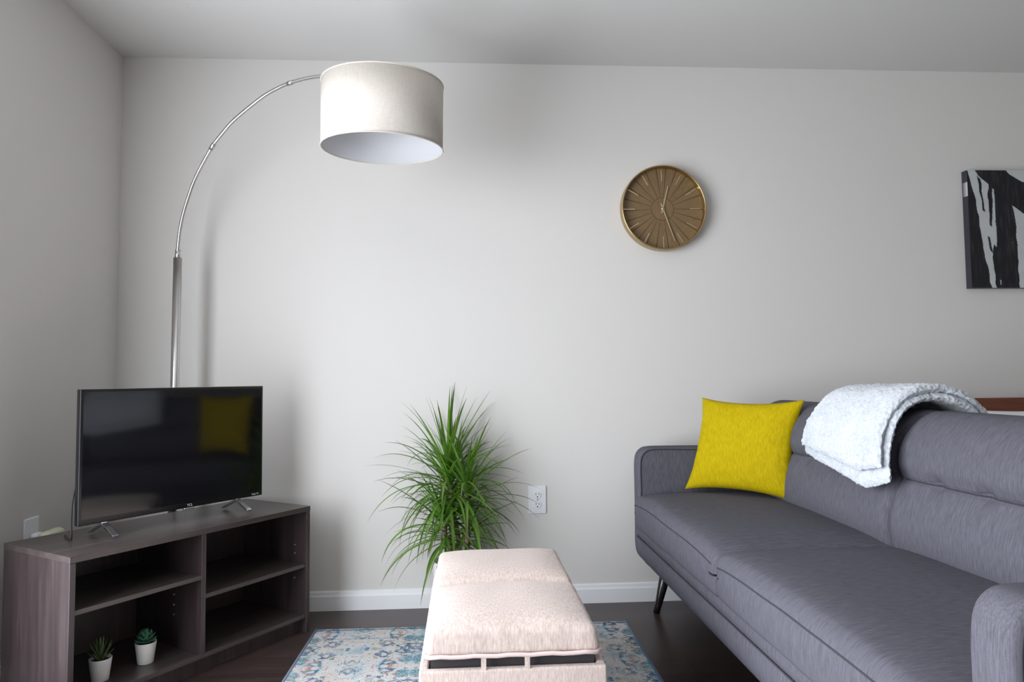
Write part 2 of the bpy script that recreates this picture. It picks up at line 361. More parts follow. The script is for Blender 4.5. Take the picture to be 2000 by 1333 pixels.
# ------------------------------------------------------------------ rug
def m_rug():
    m, t, b = mat('distressed_persian_weave', (.6, .6, .6), .95, spec=.05)
    tcn = t.nodes.new('ShaderNodeTexCoord'); sp = t.nodes.new('ShaderNodeSeparateXYZ'); t.links.new(tcn.outputs['Object'], sp.inputs[0])
    ax = math_(t, 'ABSOLUTE', sp.outputs['X']); ay = sp.outputs['Y']
    # mirrored motif coordinates
    cb = t.nodes.new('ShaderNodeCombineXYZ'); t.links.new(math_(t, 'PINGPONG', ax, .21), cb.inputs[0]); t.links.new(math_(t, 'PINGPONG', ay, .16), cb.inputs[1])
    vec = cb.outputs[0]; raw = tcn.outputs['Object']
    def vor(v, s, feat='F1', r=1):
        n = t.nodes.new('ShaderNodeTexVoronoi'); n.feature = feat; n.inputs['Scale'].default_value = s; n.inputs['Randomness'].default_value = r; t.links.new(v, n.inputs['Vector']); return n
    warp = t.nodes.new('ShaderNodeMixRGB'); 
    dn = t.nodes.new('ShaderNodeTexNoise'); dn.inputs['Scale'].default_value = 30; dn.inputs['Detail'].default_value = 5; t.links.new(vec, dn.inputs[0])
    va = t.nodes.new('ShaderNodeVectorMath'); va.operation = 'MULTIPLY_ADD'; t.links.new(dn.outputs['Color'], va.inputs[0]); va.inputs[1].default_value = (.055, .055, 0); t.links.new(vec, va.inputs[2]); wv = va.outputs[0]
    t.nodes.remove(warp)
    base = mix(t, .75, (.60, .61, .62), ramp(t, noisen(t, raw, 9, 3), [(.35, (.42, .55, .62)), (.5, (.78, .77, .74)), (.68, (.72, .64, .55))]))
    # distressed scrolls, petals and buds; each layer is broken up by wear noise
    def worn(mask, sc, lo=.44, hi=.60): return math_(t, 'MULTIPLY', mask, ramp(t, noisen(t, raw, sc, 4, .8), [(lo, (0, 0, 0)), (hi, (1, 1, 1))]))
    zone = ramp(t, noisen(t, raw, 5.5, 2), [(.40, (.35, .35, .35)), (.60, (1, 1, 1))])
    v1 = vor(wv, 15); blue = ramp(t, math_(t, 'ABSOLUTE', math_(t, 'SUBTRACT', v1.outputs['Distance'], .30)), [(.0, (1, 1, 1)), (.06, (1, 1, 1)), (.10, (0, 0, 0))])
    c = mix(t, math_(t, 'MULTIPLY', worn(blue, 95, .34, .48), zone), base, (.035, .13, .25))
    v4 = vor(wv, 9); big = ramp(t, v4.outputs['Distance'], [(.0, (1, 1, 1)), (.22, (1, 1, 1)), (.27, (0, 0, 0))])
    c = mix(t, worn(big, 120, .36, .52), c, ramp(t, noisen(t, vec, 8, 1), [(.42, (.12, .33, .40)), (.46, (.07, .16, .30)), (.49, (.62, .33, .24)), (.53, (.46, .08, .17)), (.57, (.22, .07, .24))], 'CONSTANT'))
    v2 = vor(wv, 31); pet = ramp(t, v2.outputs['Distance'], [(.0, (1, 1, 1)), (.27, (1, 1, 1)), (.34, (0, 0, 0))])
    pc = ramp(t, noisen(t, vec, 13, 1), [(.38, (.05, .17, .30)), (.43, (.16, .38, .44)), (.48, (.66, .46, .22)), (.51, (.60, .28, .24)), (.545, (.45, .09, .20)), (.58, (.20, .07, .24))], 'CONSTANT')
    c = mix(t, worn(pet, 150, .33, .50), c, pc)
    v3 = vor(wv, 85); dots = ramp(t, v3.outputs['Distance'], [(.0, (1, 1, 1)), (.26, (1, 1, 1)), (.34, (0, 0, 0))])
    dc = ramp(t, noisen(t, vec, 21, 1), [(.42, (.10, .24, .34)), (.5, (.66, .50, .26)), (.58, (.58, .26, .24))], 'CONSTANT')
    c = mix(t, worn(dots, 170, .36, .52), c, dc)
    wear = ramp(t, noisen(t, raw, 26, 5, .8), [(.52, (0, 0, 0)), (.62, (1, 1, 1))])
    c = mix(t, math_(t, 'MULTIPLY', wear, .5), c, (.74, .75, .75))
    spk = ramp(t, noisen(t, raw, 330, 2, .7), [(.40, (.42, .46, .52)), (.56, (1, 1, 1))])
    c = mix(t, .85, c, spk, 'MULTIPLY')
    # border bands in rug metres
    def band(v, at, wd): return ramp(t, math_(t, 'ABSOLUTE', math_(t, 'SUBTRACT', v, at)), [(wd * .8, (1, 1, 1)), (wd, (0, 0, 0))])
    far = math_(t, 'ABSOLUTE', ay)
    for v, at, wd, colr, k in ((far, .843, .008, (.03, .09, .17), .9), (ax, .528, .004, (.05, .14, .26), .3), (far, .745, .006, (.04, .12, .24), .45)):
        br = math_(t, 'MULTIPLY', math_(t, 'MULTIPLY', band(v, at, wd), k), math_(t, 'SUBTRACT', 1.25, noisen(t, raw, 70, 3)))
        c = mix(t, br, c, colr)
    t.links.new(c, b.inputs['Base Color'])
    bump(t, b, noisen(t, raw, 500, 2), .5, .002); return m
RUG = m_rug()
rw, rl = .6185, .86
rg = empty('area_rug', (-.003, -.268 - rl, 0), 'distressed blue, red and cream patterned area rug under the ottoman', 'rug', R(-.6))
rg.location.y += 0
b = MB(); nx, ny = 40, 56
b.rbox((0, 0, .0045), (rw, rl, .0045), .003, (20, 30, 1)); b.build('pile', RUG, rg)
EDGEB = m_fabric('navy_binding', (.015, .055, .14), (.05, .16, .33), (40, 260, 40))
for s in (-1, 1):
    MB().tube([(s * rw, -rl, .005), (s * rw, rl, .005)], .0065, 10).build('side_binding', EDGEB, rg)
for s in (-1, 1):
    MB().tube([(-rw, s * rl, .004), (rw, s * rl, .004)], .0045, 8).build('end_binding', EDGEB, rg)

# ------------------------------------------------------------------ media cabinet
CA = R(56.195); cab = empty('media_cabinet', (-1.152, -1.018, 0), 'dark espresso open-shelf media cabinet set across the corner under the television', 'media cabinet', CA)
CW, CD, CH = .918, .383, .494; T = .017
MB().box(-.001, CW + .001, -.001, CD, CH - .019, CH).build('top_panel', DARKH, cab, bevel=.0012)
for u in (0, CW - T): MB().box(u, u + T, 0, CD, 0, CH - .019).build('side_panel', DARKW, cab, bevel=.001)
MB().box(.433, .433 + T, .004, CD - .008, .073, CH - .019).build('divider', DARKW, cab, bevel=.001)
MB().box(T, CW - T, .004, CD - .008, .057, .073).build('bottom_panel', DARKH, cab, bevel=.001)
MB().box(T, CW - T, .035, .05, 0, .057).build('toe_kick', DARKW, cab)
MB().box(T, CW - T, CD - .008, CD - .003, .03, CH - .019).build('back_panel', DARKW, cab)
MB().box(T, .433, .006, CD - .01, .3215, .3365).build('shelf', DARKH, cab, bevel=.001)
MB().box(.450, CW - T, .006, CD - .01, .2545, .2695).build('shelf', DARKH, cab, bevel=.001)
for z in (.183, .217, .252, .290): MB().tube([(.4305, .153, z), (.434, .153, z)], .0026, 10).build('shelf_pin', METAL, cab)
for z in (.207, .240, .304, .337): MB().tube([(CW - T - .003, .066, z), (CW - T + .001, .066, z)], .0026, 10).build('shelf_pin', METAL, cab)

# ------------------------------------------------------------------ television (local frame along the cabinet)
def cabpt(u, v, z): 
    return Vector((-1.152 + u * math.cos(CA) - v * math.sin(CA), -1.018 + u * math.sin(CA) + v * math.cos(CA), z))
tvp = Vector((-1.2375, -.8220, 0)); tvw, tz0, tz1 = .6975, .542, .976
tv = empty('television', (tvp.x, tvp.y, CH), 'black flat-screen television with silver feet on the media cabinet', 'television', R(54.26))
hz0, hz1 = tz0 - CH, tz1 - CH
MB().rbox((tvw / 2, .012, (hz0 + hz1) / 2), (tvw / 2, .012, (hz1 - hz0) / 2), .003, (2, 1, 2)).build('bezel', BLACKP, tv)
MB().box(.009, tvw - .009, -.0008, .004, hz0 + .019, hz1 - .009).build('screen', SCREEN, tv)
MB().rbox((tvw / 2, .045, hz0 + .16), (tvw / 2 - .06, .028, .13), .02, (4, 1, 4)).build('rear_housing', BLACKM, tv)
MB().box(.0, tvw, .0, .006, hz1 - .0004, hz1 + .0012).build('top_trim', METAL, tv)
GREYTXT = plain('pale_grey_print', (.62, .62, .64), rough=.4)
text('TCL', .0125, (tvw * .55, -.0006, hz0 + .0085), (R(90), 0, 0), GREYTXT, tv, 'maker_mark')
text('Roku TV', .0085, (tvw - .034, -.0006, hz0 + .0085), (R(90), 0, 0), GREYTXT, tv, 'platform_mark')
MB().rbox((tvw * .55, .006, hz0 - .003), (.022, .007, .0035), .003, (2, 1, 1)).build('sensor_bar', CHROME, tv)
for u in (.085, .590):
    ft = MB(); top = (u, .012, hz0 - .004); fr = (u, -.062, .0085); bk = (u, .092, .0085)
    def bar(a, b_, w=.0095, h=.0045):
        a, b_ = Vector(a), Vector(b_); d = (b_ - a).normalized(); n = d.cross(Vector((1, 0, 0))).normalized()
        vs = []
        for q in (a, b_):
            for sx_, sn in ((-1, -1), (1, -1), (1, 1), (-1, 1)): vs.append(q + Vector((1, 0, 0)) * sx_ * w + n * sn * h)
        ft.add(vs, [(0, 1, 2, 3), (4, 7, 6, 5), (0, 4, 5, 1), (1, 5, 6, 2), (2, 6, 7, 3), (3, 7, 4, 0)])
    bar((top[0], top[1] - .004, top[2]), fr); bar((top[0], top[1] + .004, top[2]), bk)
    ft.rbox((u, .012, hz0 - .002), (.0095, .010, .006), .003, (1, 1, 1))
    ft.build('foot', CHROME, tv, bevel=.0012)
b = MB(); b.tube(smoothpts([(.012, .030, .20), (-.003, .028, .13), (-.007, .026, .07), (-.006, .026, .012), (.0, .05, .0048), (.02, .12, .0045)], 6), .003, 8)
b.build('power_cord', BLACKM, tv)

# ------------------------------------------------------------------ succulents on the cabinet's bottom shelf
def succulent_leaf(mb, base, az, el, ln, wd, th):
    d = Vector((math.cos(az) * math.cos(el), math.sin(az) * math.cos(el), math.sin(el))); s = Vector((-math.sin(az), math.cos(az), 0)); n = d.cross(s)
    vs = []; fs = []; K = 7
    for i in range(K + 1):
        t_ = i / K; w_ = wd * (math.sin(math.pi * (.12 + .80 * t_)) ** .8) * (1 if t_ < .99 else .05); hgt = th * (1 - t_ * .8) * (1 if t_ < .99 else .05)
        p = Vector(base) + d * ln * t_ + Vector((0, 0, 1)) * ln * .18 * t_ * t_
        for k in range(6):
            a = 2 * math.pi * k / 6; vs.append(p + s * w_ * math.cos(a) - n * hgt * math.sin(a))
    for i in range(K):
        for k in range(6): fs.append((i * 6 + k, i * 6 + (k + 1) % 6, (i + 1) * 6 + (k + 1) % 6, (i + 1) * 6 + k))
    fs += [tuple(range(6))[::-1], tuple(range(K * 6, K * 6 + 6))]; mb.add(vs, fs, True)
def pot_plant(p, label, kind):
    t = empty('potted_succulent', p, label, 'succulent')
    MB().lathe([(0, 0), (.0225, 0), (.0245, .002), (.0325, .066), (.0325, .068), (.0300, .068), (.0290, .058), (0, .058)], 40).build('pot', CERAM, t)
    MB().lathe([(0, .0605), (.0290, .0585)], 30).build('soil', SOIL, t)
    b = MB()
    if kind == 'rosette':
        for ring, (cnt, el, ln, wd) in enumerate(((9, 14, .036, .0085), (8, 34, .036, .008), (7, 54, .034, .007), (5, 72, .030, .0055), (3, 84, .026, .004))):
            for k in range(cnt): succulent_leaf(b, (0, 0, .064 + ring * .004), 2 * math.pi * k / cnt + ring * .5, R(el), ln, wd, .0035)
        b.build('rosette', SUCC_A, t)
    else:
        for ring, (cnt, el, ln) in enumerate(((6, 38, .048), (6, 55, .056), (5, 70, .058), (3, 82, .055))):
            for k in range(cnt): succulent_leaf(b, (0, 0, .058 + ring * .003), 2 * math.pi * k / cnt + ring * .7 + .3, R(el + random.uniform(-6, 6)), ln, .0048, .0030)
        b.build('rosette', SUCC_B, t)
    return t
p = cabpt(.150, .100, .0733); pot_plant(p, 'spiky thin-leaved succulent in a white pot, nearest the left end of the bottom shelf', 'aloe')
p = cabpt(.300, .104, .0733); pot_plant(p, 'dense rosette succulent in a white pot, right of the spiky one on the bottom shelf', 'rosette')

# ------------------------------------------------------------------ arc floor lamp
lamp = empty('arc_floor_lamp', (-1.200, -.205, 0), 'brushed nickel arc floor lamp with a wide ivory drum shade, behind the television', 'floor lamp')
SHC = Vector((-.3025 + 1.200, -.662 + .205, 1.934))      # shade centre relative to the lamp's base
MB().lathe([(0, 0), (.15, 0), (.152, .004), (.152, .026), (.148, .030), (0, .030)], 64).build('base', METAL, lamp)
MB().tube([(0, 0, .03), (0, 0, .75), (.006, 0, 1.505)], .0165, 24).build('pole', METAL, lamp)
hd = Vector((SHC.x, SHC.y, 0)).normalized()
HANG = SHC.z + .155
ARC = [(.0062, 1.52), (.0165, 1.609), (.0365, 1.685), (.069, 1.764), (.1105, 1.840), (.19, 1.942), (.252, 1.996), (.3135, 2.039), (.444, 2.101), (.52, 2.124), (.583, 2.135), (.668, 2.139), (.74, 2.134), (.87, 2.118), (1.007, 2.098)]
arc = smoothpts([Vector((hd.x * a, hd.y * a, z)) for a, z in ARC], 10)
MB().tube([Vector((.006, 0, 1.50)), Vector((.0062, 0, 1.54))], [.0125, .010], 20).build('collar', METAL, lamp)
MB().tube(arc, .0072, 16).build('arc_arm', METAL, lamp)
for k in (49, 99):
    q = arc[k:k + 4]; MB().tube(q, [.0088, .0098, .0098, .0088], 16).build('joint_sleeve', METAL, lamp)
# shade: drum tilted slightly, lining, rims, spider and socket
sh = MB(); SR, SH2 = .2145, .114; n = 96
sh.lathe([(SR, -SH2), (SR, SH2), (SR - .0015, SH2), (SR - .0015, -SH2)], n, closed=True)
shade = sh.build('drum_shade', SHADE, lamp); shade.location = SHC; shade.rotation_euler = (R(3.2), R(.8), 0)
MB().lathe([(SR - .0022, -SH2 + .001), (SR - .0022, SH2 - .001), (SR - .0032, SH2 - .001), (SR - .0032, -SH2 + .001)], n, closed=True).build('lining', SHADE_IN, shade)
for z in (-SH2, SH2):
    MB().tube([(SR * math.cos(a), SR * math.sin(a), z) for a in [2 * math.pi * k / n for k in range(n)]], .0024, 8, closed=True).build('rim', SHADE, shade)
sp = MB()
for k in range(3):
    a = 2 * math.pi * k / 3; sp.tube([(.02 * math.cos(a), .02 * math.sin(a), SH2 - .01), ((SR - .003) * math.cos(a), (SR - .003) * math.sin(a), SH2 - .006)], .002, 8)
sp.tube([(0, 0, SH2 - .012), (0, 0, SH2 - .006)], .022, 20); sp.build('spider', METAL, shade)
MB().tube([(0, 0, SH2 - .09), (0, 0, SH2 + .02)], .018, 20).build('socket', WHITEP, shade)
MB().tube([Vector((hd.x * ARC[-1][0], hd.y * ARC[-1][0], ARC[-1][1])), SHC + Vector((0, 0, SH2 + .01))], .006, 10).build('hanger', METAL, lamp)

# ------------------------------------------------------------------ wall clock
ck = empty('wall_clock', (.888, 0, 1.7655), 'round wall clock with brass rim and radiating wood-veneer face', 'clock')
CR = .1945
def ylathe(prof, n=96, mi=0):
    b = MB(); vs = [(r * math.cos(2 * math.pi * k / n), y, r * math.sin(2 * math.pi * k / n)) for r, y in prof for k in range(n)]
    m = len(prof); b.add(vs, [(i * n + k, i * n + (k + 1) % n, (i + 1) * n + (k + 1) % n, (i + 1) * n + k) for i in range(m - 1) for k in range(n)], True, mi); return b
ylathe([(0, -.002), (CR - .004, -.002), (CR, -.006), (CR, -.050), (CR - .001, -.052), (CR - .005, -.052), (CR - .0065, -.050), (CR - .0065, -.018)]).build('brass_case', BRASS, ck)
def m_clockface():
    m, t, b = mat('radial_veneer', (.3, .2, .1), .5)
    a = t.nodes.new('ShaderNodeAttribute'); a.attribute_name = 'polar'; s = t.nodes.new('ShaderNodeSeparateXYZ'); t.links.new(a.outputs['Vector'], s.inputs[0])
    cb = t.nodes.new('ShaderNodeCombineXYZ'); t.links.new(math_(t, 'MULTIPLY', s.outputs['X'], 9), cb.inputs[0]); t.links.new(math_(t, 'MULTIPLY', s.outputs['Y'], 220), cb.inputs[1]); t.links.new(math_(t, 'MULTIPLY', s.outputs['Z'], 40), cb.inputs[2])
    n = noisen(t, cb.outputs[0], 1, 4, .6)
    wn = t.nodes.new('ShaderNodeTexWhiteNoise'); wn.noise_dimensions = '1D'; t.links.new(s.outputs['Z'], wn.inputs['W'])
    c = ramp(t, n, [(.3, (.095, .062, .024)), (.7, (.225, .150, .066))])
    c = mix(t, math_(t, 'MULTIPLY', wn.outputs[0], .42), c, (.23, .13, .062))
    t.links.new(c, b.inputs['Base Color']); return m
FACE = m_clockface(); LINE = plain('veneer_joint', (.055, .032, .015), rough=.7)
fb = MB(); NS = 22; pol = []; r0, r1 = .052, CR - .0066
edges = [0]; 
for k in range(NS): edges.append(edges[-1] + random.uniform(.8, 1.2))
edges = [e_ / edges[-1] * 2 * math.pi for e_ in edges]
for s in range(NS):
    a0, a1 = edges[s] + .011, edges[s + 1] - .011
    for i in range(8):
        for j in range(6):
            q = []
            for ii, jj in ((i, j), (i + 1, j), (i + 1, j + 1), (i, j + 1)):
                r = r0 + .001 + (r1 - r0) * ii / 8; a = a0 + (a1 - a0) * jj / 6
                q.append((r * math.cos(a), -.0185, r * math.sin(a))); pol.append((r * 4, (a - (a0 + a1) / 2) * .5, s * .37))
            fb.add(q, [(0, 1, 2, 3)], False, 0)
for i in range(40):       # centre disc with straight grain
    a0, a1 = 2 * math.pi * i / 40, 2 * math.pi * (i + 1) / 40
    q = [(0, -.0185, 0), ((r0 - .001) * math.cos(a0), -.0185, (r0 - .001) * math.sin(a0)), ((r0 - .001) * math.cos(a1), -.0185, (r0 - .001) * math.sin(a1))]
    for v in q: pol.append((v[2], v[0] * 1.2, 9.1))
    fb.add(q, [(0, 1, 2)], False, 0)
face = fb.build('veneer_face', [FACE], ck, fix=False)
at = face.data.attributes.new('polar', 'FLOAT_VECTOR', 'POINT'); at.data.foreach_set('vector', np.array(pol, dtype=np.float32).ravel())
ylathe([(0, -.0178), (CR - .0066, -.0178)], 64).build('dial_backing', LINE, ck)
for k in range(12):
    a = R(90 - 30 * k + .8); c_, s_ = math.cos(a), math.sin(a); w_ = .0017
    q = [(c_ * r - s_ * w_ * e_, y, s_ * r + c_ * w_ * e_) for y in (-.0186, -.0202) for r, e_ in ((.128, -1), (.128, 1), (.180, 1), (.180, -1))]
    MB().add(q, [(3, 2, 1, 0), (4, 5, 6, 7), (0, 1, 5, 4), (1, 2, 6, 5), (2, 3, 7, 6), (3, 0, 4, 7)]).build('hour_marker', BRASS_L, ck)
def hand(name, ang, ln, tail, w_, y):
    a = R(ang); c_, s_ = math.cos(a), math.sin(a); q = []
    for yy in (y, y - .0012):
        for r, e_ in ((-tail, -1), (-tail, 1), (0, 1.25), (ln, .75), (ln, -.75), (0, -1.25)): q.append((c_ * r - s_ * w_ * e_, yy, s_ * r + c_ * w_ * e_))
    MB().add(q, [(5, 4, 3, 2, 1, 0), (6, 7, 8, 9, 10, 11)] + [(i, (i + 1) % 6, 6 + (i + 1) % 6, 6 + i) for i in range(6)]).build(name, BRASS_L, ck)
hand('hour_hand', 76, .110, .022, .0030, -.022); hand('minute_hand', -70.5, .158, .026, .0030, -.0245)
MB().tube([(0, -.018, 0), (0, -.0275, 0)], .006, 20).build('hub', BRASS_L, ck)
MB().tube([(0, -.0275, 0), (0, -.0285, 0)], .0022, 12).build('hub_pin', BLACKM, ck)

# ------------------------------------------------------------------ canvas painting on the back wall
cv = empty('canvas_painting', (2.335, 0, 1.396), 'unframed black and white abstract canvas on the back wall above the bed', 'painting')
CVW, CVH = .80, .556; nx, nz = 420, 292
STK = [  # black strokes over white (u, v from the top left, in canvas heights)
    [(-0.010, -0.010), (0.010, 0.010), (0.044, 0.146), (0.073, 0.320), (0.097, 0.485), (0.126, 0.728), (0.155, 0.874), (0.182, 1.010), (-0.010, 1.010)],
    [(0.068, -0.010), (0.335, -0.010), (0.379, 0.039), (0.476, 0.092), (0.670, 0.146), (0.670, 0.476), (0.573, 0.427), (0.476, 0.364), (0.390, 0.301), (0.413, 0.437), (0.416, 0.728), (0.419, 1.010), (0.218, 1.010), (0.199, 0.825), (0.192, 0.709), (0.214, 0.631), (0.233, 0.660), (0.238, 0.534), (0.231, 0.165), (0.184, 0.131), (0.180, 0.117), (0.097, 0.044)],
    [(0.087, 0.044), (0.117, 0.078), (0.131, 0.243), (0.146, 0.359), (0.126, 0.345), (0.102, 0.146)],
    [(0.183, 0.126), (0.218, 0.146), (0.214, 0.340), (0.200, 0.485), (0.186, 0.468), (0.175, 0.243)],
    [(0.157, 0.563), (0.180, 0.573), (0.198, 0.709), (0.177, 0.689)],
    [(.66, .62), (.86, .55), (.92, 1.01), (.74, 1.01)],
    [(1.02, .1), (1.14, .05), (1.25, 1.01), (1.12, 1.01)]]
def inpoly(x, y, P_):
    c = np.zeros(x.shape, bool); j = len(P_) - 1
    for i in range(len(P_)):
        xi, yi = P_[i]; xj, yj = P_[j]
        c ^= ((yi > y) != (yj > y)) & (x < (xj - xi) * (y - yi) / (yj - yi + 1e-12) + xi); j = i
    return c
gx, gz = np.meshgrid(np.linspace(0, 1, nx + 1), np.linspace(0, 1, nz + 1))
U = gx * CVW / CVH; V = 1 - gz
wob = np.array([[noise.noise((u * 9, v * 14, 3.1)) for u, v in zip(ru, rv)] for ru, rv in zip(U, V)])
fine = np.array([[noise.noise((u * 55, v * 7, 8.7)) for u, v in zip(ru, rv)] for ru, rv in zip(U, V)])
ink = np.zeros(U.shape, bool)
for P_ in STK: ink |= inpoly(U + wob * .010 + fine * .004, V, P_)
ink &= ~((fine > .60) & (V > .45) & (wob > .12))
g = np.where(ink, .014 + .03 * np.clip(fine, 0, 1), .50 + .03 * wob)
colr = np.stack([g, np.where(ink, g, g * 1.04), np.where(ink, g * 1.15, g * 1.03), np.ones_like(g)], -1)
CANV, t_, b_, a_ = m_vcol('brushed_acrylic', .45)
b = MB(); vs = [(x * CVW, -.040, z * CVH) for x, z in zip(gx.ravel(), gz.ravel())]
b.add(vs, [(j * (nx + 1) + i, j * (nx + 1) + i + 1, (j + 1) * (nx + 1) + i + 1, (j + 1) * (nx + 1) + i) for j in range(nz) for i in range(nx)])
pc_ = [colr.reshape(-1, 4)]
side = []                                   # wrapped sides carry the paint of the nearest edge
for (xa, js) in ((0, range(nz + 1)), (nx, range(nz + 1))):
    base = len(b.v); 
    for j in js:
        for y in (-.040, -.004): b.v.append((xa / nx * CVW, y, j / nz * CVH)); side.append((.035, .033, .042, 1) if not (xa == 0 and .78 < j / nz < .90 and y < -.02) else (.55, .56, .57, 1))
    for j in range(nz): b.f.append((base + 2 * j, base + 2 * j + 1, base + 2 * j + 3, base + 2 * j + 2)); b.sm.append(False); b.mi.append(0)
for (za) in (0, nz):
    base = len(b.v)
    for i in range(nx + 1):
        for y in (-.040, -.004): b.v.append((i / nx * CVW, y, za / nz * CVH)); side.append((.05, .05, .055, 1))
    for i in range(nx): b.f.append((base + 2 * i, base + 2 * i + 1, base + 2 * i + 3, base + 2 * i + 2)); b.sm.append(False); b.mi.append(0)
cvo = b.build('painted_canvas', CANV, cv, fix=False)
ca_ = cvo.data.color_attributes.new('paint', 'FLOAT_COLOR', 'POINT'); ca_.data.foreach_set('color', np.concatenate([colr.reshape(-1, 4), np.array(side)]).astype(np.float32).ravel())
b = MB(); b.box(.004, CVW - .004, -.022, -.001, .004, .03); b.box(.004, CVW - .004, -.022, -.001, CVH - .03, CVH - .004); b.box(.004, .03, -.022, -.001, .03, CVH - .03); b.box(CVW - .03, CVW - .004, -.022, -.001, .03, CVH - .03)
b.build('stretcher_frame', plain('pine', (.55, .42, .27), rough=.7), cv)

# ------------------------------------------------------------------ ottoman
OX0, OX1, OY0, OY1 = -.124, .316, -1.475, -.70
ot = empty('storage_ottoman', ((OX0 + OX1) / 2, (OY0 + OY1) / 2, .0105), 'long beige linen storage ottoman with two padded lids, on the rug', 'ottoman', R(.4))
hw, hl = (OX1 - OX0) / 2, (OY1 - OY0) / 2; OB = .311
b = MB(); th = .022
for x0, x1, y0, y1 in ((-hw, hw, -hl, -hl + th), (-hw, hw, hl - th, hl), (-hw, -hw + th, -hl + th, hl - th), (hw - th, hw, -hl + th, hl - th)):
    b.rbox(((x0 + x1) / 2, (y0 + y1) / 2, (OB + .004) / 2), ((x1 - x0) / 2, (y1 - y0) / 2, (OB - .004) / 2), .006, (3, 3, 3))
b.box(-hw + th, hw - th, -hl + th, hl - th, .004, .02); b.build('box_base', BEIGE, ot)
b = MB(); b.box(-hw + th + .004, hw - th - .004, -hl + th + .004, hl - th - .004, .022, .334); b.build('inner_frame', DARKIN, ot)
LW = hw - .012
for s, (y0, y1) in enumerate(((-hl + .004, -.004), (.004, hl - .008))):
    cy, hy = (y0 + y1) / 2, (y1 - y0) / 2
    def fn(q, hy=hy, s=s):
        x, y, z = q; u, v = x / LW, y / hy
        if z > -.01:
            k = (max(0, 1 - u ** 4) * max(0, 1 - v ** 4)); z += .022 * k + .0025 * noise.noise((x * 9, y * 9, s))
        x -= .010 * u * max(0, (z + .03) / .06); y -= .006 * v * max(0, (z + .03) / .06)
        pk = noise.noise((x * 26 + 5 * s, y * 26, 1.3)) * .0022 * (1 if z > -.028 else 0)
        return (x + pk, y + pk, z)
    ld = MB().rbox((0, cy, .370), (LW, hy, .030), .016, (26, 26, 4), fn).build('lid_cushion', BEIGE, ot)
    e_ = -.001; loop = [(-LW - e_, cy - hy, .341), (LW + e_, cy - hy, .341), (LW + e_, cy + hy, .341), (-LW - e_, cy + hy, .341)]
    pp = []
    for i in range(4):
        a, c_ = Vector(loop[i]), Vector(loop[(i + 1) % 4]); d = (c_ - a).normalized()
        for k in range(16): pp.append(a + d * .012 + (c_ - a - d * .024) * k / 15 + Vector((0, 0, .0012 * math.sin(k * 1.9 + i))))
    MB().tube(pp, .0052, 8, closed=True).build('lid_piping', BEIGE_P, ld)
for x in (-hw + .150, -hw + .252):
    MB().box(x - .006, x + .006, -hl + .001, -hl + .003, OB - .004, .340).build('pull_strap', BEIGE, ot)
for sx_ in (-1, 1):
    for sy_ in (-1, 1): MB().tube([(sx_ * (hw - .04), sy_ * (hl - .04), 0), (sx_ * (hw - .04), sy_ * (hl - .04), .006)], .018, 16).build('foot', BLACKM, ot)

# ------------------------------------------------------------------ tall potted plant
pt = empty('potted_dracaena', (-.050, -.155, 0), 'tall bushy narrow-leaved green plant in a white pot behind the ottoman', 'plant')
MB().lathe([(0, 0), (.094, 0), (.100, .006), (.108, .235), (.108, .240), (.098, .240), (.094, .215), (0, .215)], 56).build('pot', CERAM, pt)
MB().lathe([(0, .219), (.093, .217)], 40).build('soil', SOIL, pt)
def crown(head, up, count, lmin, lmax, seed, name='leaf_crown', elmax=86, spread=.16):
    rnd = random.Random(seed); vs = []; fs = []; att = []
    for i in range(count):
        q = i / count; az = i * 2.39996 + rnd.uniform(-.25, .25)
        el = R(-30 + (elmax + 30) * q ** .8 + rnd.uniform(-9, 9)); ln = lmin + (lmax - lmin) * rnd.random() * (.75 + .25 * math.sin(math.pi * q)); wd = rnd.uniform(.0050, .0088)
        base = Vector(head) - Vector(up) * spread * (1 - q); d = Vector((math.cos(az) * math.cos(el), math.sin(az) * math.cos(el), math.sin(el)))
        droop = rnd.uniform(.4, 1.35) * (1.1 - .8 * q) + (.9 if rnd.random() < .12 else 0); K = 14; p = Vector(base); st = ln / K; tone = rnd.random() ** 1.3; n0 = len(vs)
        tw = rnd.uniform(-.5, .5)
        for k in range(K + 1):
            t_ = k / K; w_ = wd * (min(1, .55 + 3 * t_) if t_ < .3 else 1) * max(.04, (1 - t_ ** 2.6))
            s = d.cross(Vector((0, 0, 1))); s = s.normalized() if s.length > .05 else Vector((1, 0, 0)); nn = s.cross(d).normalized()
            s = (s * math.cos(tw * t_) + nn * math.sin(tw * t_)); nn = s.cross(d).normalized()
            for e_ in (-1, 0, 1):
                vs.append(p + s * w_ * e_ + nn * (0.35 * w_ * abs(e_))); att.append((tone * .8 + .2 * (1 - t_) + (.15 if e_ == 0 else 0), .65 * max(0, t_ - .62) / .38 + (.18 if e_ else 0), 0))
            p = p + d * st; d = (d + Vector((0, 0, -1)) * droop * .13 * (.3 + t_ * 1.3)).normalized()
            if Vector(pt.location).y + p.y > -.02: p.y = -.02 - pt.location.y
        for k in range(K):
            for e_ in (0, 1): a = n0 + k * 3 + e_; fs.append((a, a + 1, a + 4, a + 3))
    b = MB(); b.add(vs, fs, True); o = b.build(name, LEAF, pt, fix=False)
    A_ = o.data.attributes.new('leaf', 'FLOAT_VECTOR', 'POINT'); A_.data.foreach_set('vector', np.array(att, dtype=np.float32).ravel()); return o
heads_ = 0
heads = [((-.045, .02, .640), 80, .24, .44, 3, 84, .14), ((.035, -.02, .560), 66, .22, .38, 11, 72, .12), ((-.055, -.05, .430), 70, .22, .38, 23, 62, .11), ((.035, -.03, .385), 30, .18, .28, 31, 45, .08), ((-.030, .0, .56), 56, .20, .38, 47, 78, .12)]
